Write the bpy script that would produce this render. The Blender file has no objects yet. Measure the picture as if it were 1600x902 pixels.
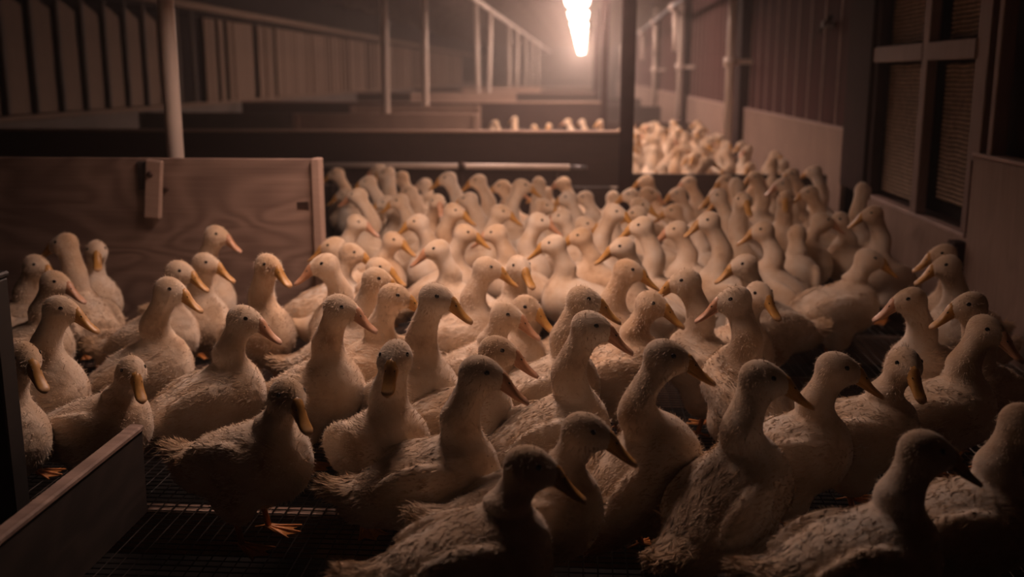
import bpy, bmesh, math, random
import numpy as np
from mathutils import Vector, Matrix, Euler

random.seed(11)
rng = np.random.default_rng(11)
SC = bpy.context.scene
COL = SC.collection
R = math.radians

# ---------------------------------------------------------------- camera, world, lamps' level, exposure
CAM_H, CAM_PITCH, CAM_YAW = 1.05, 11.8, 3.9
cam_d = bpy.data.cameras.new('camera')
cam = bpy.data.objects.new('camera', cam_d); COL.objects.link(cam)
cam.location = (0, 0, CAM_H)
cam.rotation_euler = (R(90 - CAM_PITCH), 0, R(CAM_YAW))
cam_d.sensor_width = 36.0; cam_d.lens = 36.0
cam_d.clip_start = .05; cam_d.clip_end = 200
cam_d.dof.use_dof = True
cam_d.dof.focus_distance = 2.45
cam_d.dof.aperture_fstop = 2.1
SC.camera = cam

world = bpy.data.worlds.new('night'); SC.world = world
world.use_nodes = True
world.node_tree.nodes['Background'].inputs[0].default_value = (.30, .20, .22, 1)
world.node_tree.nodes['Background'].inputs[1].default_value = .004

LAMP_COL = (1.0, .65, .51)
LAMP_STRENGTH = 38.0; MID_STRENGTH = 30.0; PEN_STRENGTH = 170.0; FAR_STRENGTH = 31.0
LAMP_X, LAMP_Z = -.10, 2.05
LAMPS_Y = [3.45, 6.6, 8.3, 11.1, 13.9, 17.4, 20.9, 24.4, 27.9, 31.4, 34.9, 38.4, 42, 46]
HAZE = .014
SC.cycles.max_bounces = 5; SC.cycles.diffuse_bounces = 2; SC.cycles.glossy_bounces = 2; SC.cycles.volume_bounces = 0; SC.cycles.adaptive_threshold = .02

# thin dust hanging in the barn air
wv = world.node_tree.nodes.new('ShaderNodeVolumeScatter')
wv.inputs['Color'].default_value = (.95, .86, .84, 1); wv.inputs['Density'].default_value = HAZE; wv.inputs['Anisotropy'].default_value = .85
world.node_tree.links.new(wv.outputs[0], world.node_tree.nodes['World Output'].inputs['Volume'])

SC.view_settings.view_transform = 'Standard'
SC.view_settings.look = 'None'
SC.view_settings.exposure = 0.15
SC.view_settings.gamma = 1.0
SC.view_settings.use_curve_mapping = False

# ---------------------------------------------------------------- helpers
def link(o, parent=None):
    COL.objects.link(o)
    if parent is not None: o.parent = parent
    return o

def mesh_np(name, V, Fq, smooth=True):
    """mesh from an (n,3) vertex array and a list of faces or an (m,k) array"""
    me = bpy.data.meshes.new(name)
    V = np.asarray(V, np.float32)
    if isinstance(Fq, np.ndarray):
        m, k = Fq.shape
        me.vertices.add(len(V)); me.vertices.foreach_set('co', V.ravel())
        me.loops.add(m * k); me.loops.foreach_set('vertex_index', Fq.astype(np.int32).ravel())
        me.polygons.add(m); me.polygons.foreach_set('loop_start', np.arange(0, m * k, k, dtype=np.int32))
        me.update(calc_edges=True); me.validate()
    else:
        me.from_pydata([tuple(map(float, v)) for v in V], [], Fq)
    if smooth:
        me.polygons.foreach_set('use_smooth', np.ones(len(me.polygons), bool))
    me.update()
    return me

def add(name, me, m, parent=None, loc=(0, 0, 0), rot=(0, 0, 0)):
    o = bpy.data.objects.new(name, me)
    if m is not None and not me.materials: me.materials.append(m)
    o.location = loc; o.rotation_euler = rot
    return link(o, parent)

def empty(name, loc=(0, 0, 0), rot=(0, 0, 0)):
    o = bpy.data.objects.new(name, None); o.empty_display_size = .05
    o.location = loc; o.rotation_euler = rot
    return link(o)

def tag(o, label=None, cat=None, group=None, kind=None):
    if label: o['label'] = label
    if cat: o['category'] = cat
    if group: o['group'] = group
    if kind: o['kind'] = kind
    return o

def box_me(name, sx, sy, sz, bev=.004, jitter=0.0):
    bm = bmesh.new(); bmesh.ops.create_cube(bm, size=1.0)
    for v in bm.verts:
        v.co = Vector((v.co.x * sx, v.co.y * sy, v.co.z * sz))
        if jitter: v.co += Vector((random.uniform(-1, 1), random.uniform(-1, 1), random.uniform(-1, 1))) * jitter
    if bev: bmesh.ops.bevel(bm, geom=list(bm.edges), offset=min(bev, .45 * min(sx, sy, sz)), segments=1, affect='EDGES')
    me = bpy.data.meshes.new(name); bm.to_mesh(me); bm.free()
    return me

def box(name, x0, x1, y0, y1, z0, z1, m, parent=None, bev=.004, jitter=0.0):
    me = box_me(name, x1 - x0, y1 - y0, z1 - z0, bev, jitter)
    px = parent.location if parent is not None else Vector((0, 0, 0))
    return add(name, me, m, parent, ((x0 + x1) / 2 - px[0], (y0 + y1) / 2 - px[1], (z0 + z1) / 2 - px[2]))

def tube_me(name, pts, rad, n=12, caps=True):
    """round bar through points; rad is one number or one per point"""
    pts = [Vector(p) for p in pts]
    if not hasattr(rad, '__len__'): rad = [rad] * len(pts)
    V, Fs = [], []
    for i, p in enumerate(pts):
        d = (pts[min(i + 1, len(pts) - 1)] - pts[max(i - 1, 0)]).normalized()
        a = d.orthogonal().normalized() if i == 0 else (prev - d * prev.dot(d)).normalized()
        prev = a; b = d.cross(a)
        for k in range(n):
            t = 2 * math.pi * k / n
            V.append(p + (a * math.cos(t) + b * math.sin(t)) * rad[i])
    for i in range(len(pts) - 1):
        for k in range(n):
            Fs.append((i * n + k, i * n + (k + 1) % n, (i + 1) * n + (k + 1) % n, (i + 1) * n + k))
    if caps:
        Fs.append(tuple(range(n - 1, -1, -1))); Fs.append(tuple((len(pts) - 1) * n + k for k in range(n)))
    me = mesh_np(name, V, Fs)
    return me

def bars(segments):
    """many thin square bars as one vertex/face array: list of (a, b, half thickness)"""
    V, Fs = [], []
    for a, b, t in segments:
        a, b = Vector(a), Vector(b); d = (b - a).normalized()
        u = d.orthogonal().normalized(); w = d.cross(u); n = len(V)
        for p in (a, b):
            for su, sw in ((1, 1), (-1, 1), (-1, -1), (1, -1)):
                V.append(p + u * su * t + w * sw * t)
        for k in range(4):
            Fs.append((n + k, n + (k + 1) % 4, n + 4 + (k + 1) % 4, n + 4 + k))
        Fs.append((n + 3, n + 2, n + 1, n)); Fs.append((n + 4, n + 5, n + 6, n + 7))
    return V, Fs

# ---------------------------------------------------------------- materials
def new_mat(name):
    m = bpy.data.materials.new(name); m.use_nodes = True
    nt = m.node_tree; b = nt.nodes['Principled BSDF']
    return m, nt, b, nt.nodes, nt.links

def noise(nt, scale, detail=4, rough=.55, coords='Object', stretch=(1, 1, 1), dist=0.0):
    tc = nt.nodes.new('ShaderNodeTexCoord'); mp = nt.nodes.new('ShaderNodeMapping')
    mp.inputs['Scale'].default_value = stretch
    n = nt.nodes.new('ShaderNodeTexNoise'); n.inputs['Scale'].default_value = scale
    n.inputs['Detail'].default_value = detail; n.inputs['Roughness'].default_value = rough
    n.inputs['Distortion'].default_value = dist
    nt.links.new(tc.outputs[coords], mp.inputs['Vector']); nt.links.new(mp.outputs[0], n.inputs['Vector'])
    return n, mp

def ramp(nt, src, stops):
    r = nt.nodes.new('ShaderNodeValToRGB')
    while len(r.color_ramp.elements) > len(stops): r.color_ramp.elements.remove(r.color_ramp.elements[-1])
    while len(r.color_ramp.elements) < len(stops): r.color_ramp.elements.new(.5)
    for e, (p, c) in zip(r.color_ramp.elements, stops):
        e.position = p; e.color = (*c, 1)
    nt.links.new(src, r.inputs[0])
    return r

def bump(nt, b, src, strength, dist=.004):
    bn = nt.nodes.new('ShaderNodeBump'); bn.inputs['Strength'].default_value = strength
    bn.inputs['Distance'].default_value = dist
    nt.links.new(src, bn.inputs['Height']); nt.links.new(bn.outputs[0], b.inputs['Normal'])

def mat_plain(name, col, rough=.7, metal=0.0, var=.12, scale=6, bmp=.15, stretch=(1, 1, 1), spec=.5):
    m, nt, b, N, L = new_mat(name)
    n, _ = noise(nt, scale, 5, .6, 'Object', stretch)
    lo = tuple(c * (1 - var * 1.6) for c in col); hi = tuple(min(1, c * (1 + var)) for c in col)
    r = ramp(nt, n.outputs[0], [(.3, lo), (.7, hi)])
    L.new(r.outputs[0], b.inputs['Base Color'])
    b.inputs['Roughness'].default_value = rough; b.inputs['Metallic'].default_value = metal
    b.inputs['Specular IOR Level'].default_value = spec
    if bmp: bump(nt, b, n.outputs[0], bmp)
    return m

def mat_wood(name, dark, light, grain_axis='X', scale=1.0, rough=.75, figure=True):
    """plain-sawn wood: contour-like figure, fine grain along one axis"""
    m, nt, b, N, L = new_mat(name)
    st = {'X': (.55, 1.5, 1.5), 'Y': (1.5, .55, 1.5), 'Z': (1.5, 1.5, .55)}[grain_axis]
    fine = {'X': (2, 90, 90), 'Y': (90, 2, 90), 'Z': (90, 90, 2)}[grain_axis]
    n, _ = noise(nt, 2.2 * scale, 2, .5, 'Object', st, .6)
    mul = N.new('ShaderNodeMath'); mul.operation = 'MULTIPLY'; mul.inputs[1].default_value = 70.0
    L.new(n.outputs[0], mul.inputs[0])
    sn = N.new('ShaderNodeMath'); sn.operation = 'SINE'; L.new(mul.outputs[0], sn.inputs[0])
    n2, _ = noise(nt, 1.0, 3, .6, 'Object', fine)
    n3, _ = noise(nt, 2.0, 4, .6)
    s1 = N.new('ShaderNodeMath'); s1.operation = 'MULTIPLY_ADD'; s1.inputs[1].default_value = .12 if figure else .04; s1.inputs[2].default_value = .30
    L.new(sn.outputs[0], s1.inputs[0])
    s2 = N.new('ShaderNodeMath'); s2.operation = 'MULTIPLY_ADD'; s2.inputs[1].default_value = .35
    L.new(n2.outputs[0], s2.inputs[0]); L.new(s1.outputs[0], s2.inputs[2])
    s3 = N.new('ShaderNodeMath'); s3.operation = 'MULTIPLY_ADD'; s3.inputs[1].default_value = .5; 
    L.new(n3.outputs[0], s3.inputs[0]); L.new(s2.outputs[0], s3.inputs[2])
    r = ramp(nt, s3.outputs[0], [(.35, dark), (1.0, light)])
    L.new(r.outputs[0], b.inputs['Base Color'])
    b.inputs['Roughness'].default_value = rough
    bump(nt, b, s2.outputs[0], .35, .003)
    return m

def mat_feather():
    m, nt, b, N, L = new_mat('white_feather')
    n1, mp = noise(nt, 9, 4, .6)
    oi = N.new('ShaderNodeObjectInfo')
    va = N.new('ShaderNodeVectorMath'); va.operation = 'ADD'
    sc = N.new('ShaderNodeVectorMath'); sc.operation = 'SCALE'; sc.inputs['Scale'].default_value = 13.0
    L.new(oi.outputs['Random'], sc.inputs[0]); L.new(mp.outputs[0], va.inputs[0]); L.new(sc.outputs[0], va.inputs[1]); L.new(va.outputs[0], n1.inputs['Vector'])
    r = ramp(nt, n1.outputs[0], [(.25, (.42, .27, .18)), (.42, (.74, .59, .45)), (.66, (.88, .80, .72))])
    # crown and nape carry yellow down, some birds more than others
    r2 = ramp(nt, oi.outputs['Random'], [(0, (1, .93, .84)), (.6, (1, .98, .95)), (1, (.95, .82, .68))])
    mx = N.new('ShaderNodeMix'); mx.data_type = 'RGBA'; mx.blend_type = 'MULTIPLY'; mx.inputs['Factor'].default_value = 1
    L.new(r.outputs[0], mx.inputs['A']); L.new(r2.outputs[0], mx.inputs['B'])
    at = N.new('ShaderNodeAttribute'); at.attribute_name = 'down'
    mx2 = N.new('ShaderNodeMix'); mx2.data_type = 'RGBA'; mx2.inputs['B'].default_value = (.50, .31, .15, 1)
    L.new(at.outputs['Fac'], mx2.inputs['Factor']); L.new(mx.outputs['Result'], mx2.inputs['A'])
    L.new(mx2.outputs['Result'], b.inputs['Base Color'])
    b.inputs['Roughness'].default_value = .9
    b.inputs['Sheen Weight'].default_value = .35; b.inputs['Sheen Roughness'].default_value = .5
    b.inputs['Specular IOR Level'].default_value = .15
    n2, _ = noise(nt, 1, 5, .7, 'Object', (60, 150, 150))
    bump(nt, b, n2.outputs[0], .5, .004)
    return m

def mat_bill(name, base, tip):
    m, nt, b, N, L = new_mat(name)
    n, _ = noise(nt, 28, 3, .6)
    tc = N.new('ShaderNodeTexCoord'); sx = N.new('ShaderNodeSeparateXYZ'); L.new(tc.outputs['Generated'], sx.inputs[0])
    r = ramp(nt, sx.outputs[0], [(.1, base), (.8, base), (1.0, tip)])
    r2 = ramp(nt, n.outputs[0], [(.3, (.72, .66, .6)), (.6, (1, 1, 1))])
    mx = N.new('ShaderNodeMix'); mx.data_type = 'RGBA'; mx.blend_type = 'MULTIPLY'; mx.inputs['Factor'].default_value = 1
    L.new(r.outputs[0], mx.inputs['A']); L.new(r2.outputs[0], mx.inputs['B']); L.new(mx.outputs['Result'], b.inputs['Base Color'])
    b.inputs['Roughness'].default_value = .42
    return m

def mat_emit(name, col, strength):
    m, nt, b, N, L = new_mat(name)
    b.inputs['Base Color'].default_value = (.8, .8, .8, 1)
    b.inputs['Emission Color'].default_value = (*col, 1); b.inputs['Emission Strength'].default_value = strength
    return m

M = dict(
    feather=mat_feather(),
    bill=mat_bill('orange_bill', (.60, .31, .08), (.66, .42, .24)),
    bill_pink=mat_bill('pinkish_bill', (.64, .34, .20), (.70, .46, .36)),
    leg=mat_plain('orange_leg', (.62, .24, .06), .55, 0, .15, 40),
    eye=mat_plain('dark_eye', (.012, .008, .007), .12, 0, 0, 6, 0),
    plywood=mat_wood('plywood', (.10, .058, .048), (.42, .29, .235), 'X', 1.0),
    plywood_wall=mat_wood('wall_plywood', (.14, .085, .068), (.36, .245, .195), 'Z', .8, .75, False),
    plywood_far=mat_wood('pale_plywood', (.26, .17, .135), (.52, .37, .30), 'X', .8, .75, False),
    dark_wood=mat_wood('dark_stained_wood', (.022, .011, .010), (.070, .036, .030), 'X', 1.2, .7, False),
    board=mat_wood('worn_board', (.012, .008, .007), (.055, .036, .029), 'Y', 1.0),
    post=mat_plain('dark_red_post', (.034, .015, .015), .85, 0, .2, 8, .15, (1, 1, 1), .12),
    siding=mat_plain('dark_red_siding', (.066, .022, .022), .9, 0, .2, 5, .15, (1, 1, .2), .10),
    batten=mat_plain('pale_batten', (.42, .29, .26), .6, 0, .15, 5),
    frame=mat_wood('window_frame_wood', (.10, .058, .052), (.26, .165, .145), 'Z', 1.0, .7, False),
    straw=mat_plain('woven_pad', (.32, .22, .15), .85, 0, .3, 30, .3),
    pvc=mat_plain('white_plastic_pipe', (.74, .64, .58), .45, 0, .06, 5, .02),
    steel=mat_plain('grey_steel', (.25, .25, .27), .45, .6, .1, 12),
    wire=mat_plain('galvanised_wire', (.040, .033, .031), .40, .8, .25, 20),
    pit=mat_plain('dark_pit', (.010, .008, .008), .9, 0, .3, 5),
    beam=mat_plain('floor_beam', (.34, .23, .18), .7, 0, .25, 12),
    ceiling=mat_plain('dark_ceiling', (.12, .095, .09), .8, 0, .15, 3),
    joist=mat_plain('ceiling_joist', (.20, .15, .12), .8, 0, .2, 6),
    wall_low=mat_plain('grey_low_wall', (.15, .12, .11), .8, 0, .2, 3),
    slat=mat_wood('tan_wall_slat', (.12, .072, .052), (.28, .18, .125), 'Z', 1.0, .75, False),
    gapdark=mat_plain('dark_gap', (.028, .022, .023), .9, 0, .2, 3, .15, (1, 1, 1), .1),
    rubber=mat_plain('black_gate_post', (.02, .017, .017), .6, 0, .2, 10),
    bolt=mat_plain('rusty_bolt', (.06, .03, .022), .5, .4, .2, 40),
    tube=mat_emit('lamp_diffuser', LAMP_COL, LAMP_STRENGTH), tube_mid=mat_emit('dim_lamp_diffuser', LAMP_COL, MID_STRENGTH), tube_pen=mat_emit('pen_lamp_diffuser', LAMP_COL, PEN_STRENGTH), tube_far=mat_emit('bright_lamp_diffuser', LAMP_COL, FAR_STRENGTH),
    housing=mat_plain('lamp_housing', (.5, .45, .42), .5, 0, .1, 10),
)
# ---------------------------------------------------------------- the barn: floor
WX, LX = 1.62, -4.60          # right wall, left wall
Y0, Y1 = -2.0, 52.0           # barn length
DIV = [6.5, 13.5, 20.5, 27.5]      # cross dividers
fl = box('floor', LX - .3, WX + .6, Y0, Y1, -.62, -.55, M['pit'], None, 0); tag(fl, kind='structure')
fl_o = fl.location
# beams below the mesh
for i, y in enumerate([.47 + .62 * k for k in range(22)]):
    b = add('floor_joist', box_me('floor_joist', 6.2, .045, .12, .003) if i == 0 else jm, M['beam'], fl, (-1.45 - fl_o[0], y - fl_o[1], -.068 - fl_o[2]))
    jm = b.data
seg = []
yy = np.arange(.7, 13.4, .0254)
xs = np.arange(-4.55, 1.6, .0317)
for x in xs:
    seg.append(((x, .6, -.0022), (x, 13.5, -.0022), .0013))
for y in yy:
    seg.append(((-4.55, y, -.0048), (1.6, y, -.0048), .0013))
V, Fs = bars(seg)
me = mesh_np('wire_mesh', V, Fs, False)
wm = add('wire_mesh', me, M['wire'], fl, -fl_o); wm['kind'] = 'stuff'
# overlapped mesh seam: a second strip of tightly woven wire
seg = []
for x in np.arange(.155, .235, .0115): seg.append(((x, .7, .001), (x, 6.3, .001), .0016))
for y in np.arange(.7, 6.3, .0165): seg.append(((.145, y, .003), (.24, y + random.uniform(-.004, .004), .003), .002))
V, Fs = bars(seg)
sm = add('mesh_seam', mesh_np('mesh_seam', V, Fs, False), M['wire'], fl, -fl_o); sm['kind'] = 'stuff'

# ---------------------------------------------------------------- ceiling
ce = box('ceiling', LX - .4, WX + .4, Y0, Y1, 2.40, 2.46, M['ceiling'], None, 0); tag(ce, kind='structure')
jme = None
for k in range(27):
    y = 2.2 + k * 1.8
    if jme is None: jme = box_me('ceiling_joist', 6.6, .06, .12, .004)
    add('ceiling_joist', jme, M['joist'], ce, (-1.5 - ce.location[0], y - ce.location[1], 2.345 - ce.location[2]))
# purlin rail carried by the row of posts
rl = empty('roof_rail', (-1.64, 0, 2.10))
tag(rl, 'pale horizontal rail running back along the tops of the white posts', 'rail')
box('rail_beam', -1.665, -1.615, 1.0, Y1, 2.12, 2.19, M['pvc'], rl)

# ---------------------------------------------------------------- wall behind us, end wall
wb = box('wall_back', LX - .2, WX + .4, Y0 - .1, Y0, -.6, 2.46, M['gapdark'], None, 0); tag(wb, kind='structure')
we = box('wall_end', LX - .2, WX + .4, Y1, Y1 + .1, -.6, 2.46, M['wall_low'], None, 0); tag(we, kind='structure')

# ---------------------------------------------------------------- right wall
wr = box('wall_right', WX + .14, WX + .22, Y0, Y1, -.6, 2.46, M['gapdark'], None, 0); tag(wr, kind='structure')
wo = wr.location
def rpart(name, x0, x1, y0, y1, z0, z1, m, bev=.004): return box(name, x0, x1, y0, y1, z0, z1, m, wr, bev)
TOP = .71
# near plywood panel, window bay's low panel, then panels further along
rpart('plywood_panel', WX - .012, WX + .02, 1.2, 4.36, -.05, TOP + .01, M['plywood_wall'])
rpart('panel_cap', WX - .02, WX + .05, 1.2, 4.36, TOP + .01, TOP + .028, M['batten'])
rpart('low_panel', WX, WX + .03, 4.36, 6.2, -.05, .37, M['plywood_wall'])
rpart('panel_cap', WX - .004, WX + .07, 4.42, 6.2, .37, .386, M['batten'])
rpart('corner_block', WX - .055, WX, 4.36, 4.45, -.05, .36, M['post'])
rpart('wall_post', WX - .02, WX + .14, 5.98, 6.50, .38, 2.40, M['post'])
def far_bay(y0, y1, n):
    rpart('plywood_panel', WX, WX + .03, y0, y1, -.05, TOP, M['plywood_wall'])
    rpart('panel_cap', WX - .006, WX + .05, y0, y1, TOP, TOP + .015, M['batten'])
    w = (y1 - y0) / n
    for k in range(n):
        rpart('siding_board', WX + .05, WX + .075, y0 + k * w + .012, y0 + (k + 1) * w - .012, TOP + .01, 2.40, M['siding'])
        rpart('siding_batten', WX + .045, WX + .085, y0 + (k + 1) * w - .010, y0 + (k + 1) * w + .010, TOP + .01, 2.40, M['batten'])
far_bay(6.55, 10.6, 9)
rpart('wall_post', WX - .05, WX + .14, 10.65, 11.5, -.05, 2.40, M['post'])
far_bay(11.7, 16.4, 9)
rpart('wall_post', WX - .05, WX + .14, 16.5, 17.3, -.05, 2.40, M['post'])
far_bay(17.4, 23.0, 9)
rpart('wall_post', WX - .05, WX + .14, 23.1, 23.9, -.05, 2.40, M['post'])
far_bay(24.0, 34.0, 10)
far_bay(34.2, 51.5, 8)

# window bay
wn = empty('window_1', (WX, 5.15, .38)); tag(wn, kind='structure')
def wpart(name, x0, x1, y0, y1, z0, z1, m, bev=.004): return box(name, x0, x1, y0, y1, z0, z1, m, wn, bev)
wpart('window_stile', WX - .012, WX + .05, 4.30, 4.40, .70, 2.40, M['frame'])
wpart('window_stile', WX + .0, WX + .05, 4.41, 4.47, .39, 2.40, M['frame'])
wpart('window_mullion', WX - .005, WX + .045, 5.06, 5.15, .39, 2.40, M['frame'])
wpart('window_stile', WX, WX + .05, 5.90, 5.98, .39, 2.40, M['post'])
wpart('window_rail', WX - .008, WX + .03, 4.46, 5.08, 1.115, 1.20, M['frame'])
wpart('window_rail', WX - .008, WX + .03, 5.14, 5.99, 1.115, 1.20, M['frame'])
wpart('window_reveal', WX + .05, WX + .14, 4.30, 6.0, .36, .39, M['post'])
for (a, b_, z0, z1) in ((4.47, 5.00, .47, 1.11), (5.16, 5.90, .41, 1.11), (4.47, 4.98, 1.21, 2.3), (5.16, 5.89, 1.21, 2.3)):
    pad = wpart('woven_pad', WX + .075, WX + .088, a, b_, z0, z1, M['gapdark'])
    seg = []
    z = z0 + .012
    while z < z1:
        n = 6; ys = np.linspace(a, b_, n)
        zz = [z + .0028 * math.sin(3.1 * q + z * 7) for q in range(n)]
        for q in range(n - 1): seg.append(((WX + .071, ys[q], zz[q]), (WX + .071, ys[q + 1], zz[q + 1]), .0058))
        z += .021
    V, Fs = bars(seg)
    po = Vector(pad.location) + wn.location
    st = add('woven_straw', mesh_np('woven_straw', V, Fs, False), M['straw'], pad, -po); st['kind'] = 'stuff'
# wire netting bay next to it
wn2 = empty('window_2', (WX, 3.4, TOP)); tag(wn2, kind='structure')
box('net_post', WX - .01, WX + .05, 4.19, 4.235, TOP + .02, 2.40, M['frame'], wn2)
box('net_backing', WX + .09, WX + .10, 1.2, 4.30, TOP + .03, 2.40, M['post'], wn2, 0)
seg = []
for k in range(-60, 110):
    y = 1.5 + k * .026
    a, b_ = max(y, 1.5), min(y + 1.3, 3.98)
    if b_ > a:
        seg.append(((WX + .045, a, TOP + .03 + (a - y)), (WX + .045, b_, TOP + .03 + (b_ - y)), .0024))
        seg.append(((WX + .048, a, TOP + 1.33 - (a - y)), (WX + .048, b_, TOP + 1.33 - (b_ - y)), .0024))
V, Fs = bars(seg)
nt_ = add('wire_netting', mesh_np('wire_netting', V, Fs, False), M['straw'], wn2, (-WX, -3.4, -TOP)); nt_['kind'] = 'stuff'

# ---------------------------------------------------------------- left wall: low wall, sill, slats
wl = box('wall_left', LX - .20, LX - .12, Y0, Y1, -.6, 2.46, M['gapdark'], None, 0); tag(wl, kind='structure')
box('low_wall', LX - .12, LX, Y0, Y1, -.05, .68, M['wall_low'], wl)
box('wall_sill', LX - .12, LX + .03, Y0, Y1, .68, .72, M['slat'], wl)
box('eaves_board', LX - .02, LX + .05, Y0, Y1, 1.80, 1.88, M['slat'], wl)
box('eaves_panel', LX - .12, LX - .02, Y0, Y1, 1.74, 2.40, M['gapdark'], wl)
def slat_me(w, h, cut):
    # a board with a slanted head
    V = [(-.012, -w / 2, 0), (.012, -w / 2, 0), (.012, w / 2, 0), (-.012, w / 2, 0),
         (-.012, -w / 2, h), (.012, -w / 2, h), (.012, w / 2, h - cut), (-.012, w / 2, h - cut)]
    Fs = [(3, 2, 1, 0), (4, 5, 6, 7), (0, 1, 5, 4), (1, 2, 6, 5), (2, 3, 7, 6), (3, 0, 4, 7)]
    return mesh_np('wall_slat', V, Fs, False)
sl_a, sl_b = slat_me(.29, .98, .10), slat_me(.17, 1.02, 0.0)
def lpart(name, me, m, x, y, z): return add(name, me, m, wl, (x - wl.location[0], y - wl.location[1], z - wl.location[2]))
y = 7.4
while y < 11.6:
    lpart('wall_slat', sl_a, M['slat'], LX - .05, y, .73); y += .455
pm = box_me('window_bar', .03, .05, 1.06, .004)
y = 7.63
while y < 12.6:
    lpart('window_bar', pm, M['wall_low'], LX - .02, y, 1.26); y += .455
y = 12.75
while y < 40:
    k = random.random()
    lpart('wall_slat', sl_b, M['slat'] if k < .8 else M['plywood_wall'], LX - .05 - random.uniform(0, .03), y, .73 - random.uniform(0, .02))
    y += .18 if k < .86 else .34

# ---------------------------------------------------------------- cross dividers and gates
def divider(y, label, glabel, first=False):
    d = empty('pen_divider', (0, y, 0)); tag(d, label, 'divider', 'pen dividers across the barn')
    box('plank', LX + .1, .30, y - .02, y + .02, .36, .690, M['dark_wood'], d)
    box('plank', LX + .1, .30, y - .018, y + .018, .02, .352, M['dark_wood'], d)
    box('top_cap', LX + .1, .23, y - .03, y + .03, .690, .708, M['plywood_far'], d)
    g = empty('low_gate_board', (.95, y, 0)); tag(g, glabel, 'gate board', 'low gate boards beside the posts')
    box('gate_plank', .32, WX - .10, y - .016, y + .016, .02, .44, M['dark_wood'], g)
    p = empty('divider_post', (.275, y, 0))
    box('post_shaft', .232, .318, y - .045, y + .045, .715 if False else .0, 2.40, M['post'], p)
    return d, g, p
names = [('dark stained plank divider with a pale cap directly behind the flock', 'low dark board closing the gap between the near post and side wall', 'dark red upright post at the end of the near divider'),
         ('dark plank divider at the back of the second pen', 'low dark board at the back of the brightly lit crowd', 'thin upright post at the end of the second divider'),
         ('third plank divider, dim in the haze', 'third low board, dim in the haze', 'third upright post, dim in the haze'),
         ('most distant plank divider deep in the haze', 'most distant low board deep in the haze', 'most distant upright post deep in the haze')]
for y, (a, b_, c) in zip(DIV, names):
    d, g, p = divider(y, a, b_)
    tag(p, c, 'post', 'posts at the divider ends')

# white posts in a row, each with a base
def white_post(y, label, lean=0.0, rad=.034, dx=0.0):
    p = empty('white_post', (-1.64 + dx, y, 0)); tag(p, label, 'post', 'white plastic posts in a row')
    add('pipe', tube_me('pipe', [(0, 0, .0), (lean * .5, 0, 1.05), (lean, 0, 2.12)], rad, 20), M['pvc'], p)
    add('base_flange', tube_me('base_flange', [(0, 0, 0), (0, 0, .03)], rad * 1.7, 20), M['pvc'], p)
white_post(4.16, 'thick white post rising behind the plywood gate', .0, .034, -.04)
for y, l, a in ((8.6, 'white post rising from the first distant gate panel', .0), (10.8, 'white post rising from the second distant gate panel', .0),
             (16.4, 'white post in the haze, nearer of a crossing pair', -.04), (17.9, 'white post in the haze, further and leaning one of a pair', .06),
             (23.2, 'white post before the fifth gap in the hazy row', 0), (25.4, 'slim white post halfway down the hazy row', .05), (30, 'faint white post far down the hazy row', 0),
             (33, 'fainter white post next to last in the hazy row', .05), (38, 'faintest white post at the far end of the row', 0)):
    white_post(y, l, a)

# gate panels
def gate(x0, x1, y, z1, label, m, th=.03):
    g = empty('gate_panel', ((x0 + x1) / 2, y, 0)); tag(g, label, 'gate', 'plywood gate panels')
    box('plywood_sheet', x0, x1, y - th / 2, y + th / 2, .03, z1, m, g)
    for x in (x0 + .0, x1 - .05): box('gate_stile', x, x + .05, y - th / 2 - .02, y - th / 2, .03, z1 - .004, m, g, .003)
    return g
# the near gate with its wooden turn latch
g = empty('plywood_gate', (-1.8, 4.0, 0)); tag(g, 'large plywood gate panel with a wooden turn latch, thick white post behind it', 'gate')
sheet = box('plywood_sheet', -2.75, -1.045, 3.99, 4.01, .03, .725, M['plywood'], g, .003)
box('gate_edge', -1.062, -1.027, 3.965, 4.03, .02, .728, M['plywood_far'], g, .004)
bx = box('knot_hole', -1.132, -1.082, 3.986, 3.992, .525, .552, M['bolt'], g, .002, .004)
lt = add('turn_latch', box_me('turn_latch', .068, .028, .235, .006), M['plywood_far'], g, (-1.70 + 1.8, -.035, .603), (0, R(6), 0))
add('latch_bolt', tube_me('latch_bolt', [(0, -.024, 0), (0, -.012, 0)], [.010, .014], 10), M['bolt'], lt, (-.012, 0, .06))
add('latch_keeper', box_me('latch_keeper', .045, .02, .115, .004), M['board'], g, (-1.745 + 1.8, -.016, .655))
add('keeper_peg', tube_me('keeper_peg', [(0, -.02, 0), (0, .01, 0)], .009, 8), M['bolt'], g, (-1.655 + 1.8, -.012, .604))
gate(-2.42, -.86, 8.55, .735, 'pale plywood gate panel beyond the near divider, widest of the distant ones', M['plywood_far'])
gate(-2.43, -1.06, 10.75, .735, 'second pale gate panel just behind the widest distant one', M['plywood_far'])
gate(-2.6, -1.0, 15.6, .78, 'third pale gate panel, hazy, at the foot of the crossing white posts', M['plywood_far'])
gate(-2.6, -.9, 22.4, .80, 'furthest pale gate panel lost in the haze', M['plywood_far'])
gate(-4.2, -2.5, 9.6, .70, 'low dim gate panel by the slatted side wall', M['wall_low'])

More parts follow.
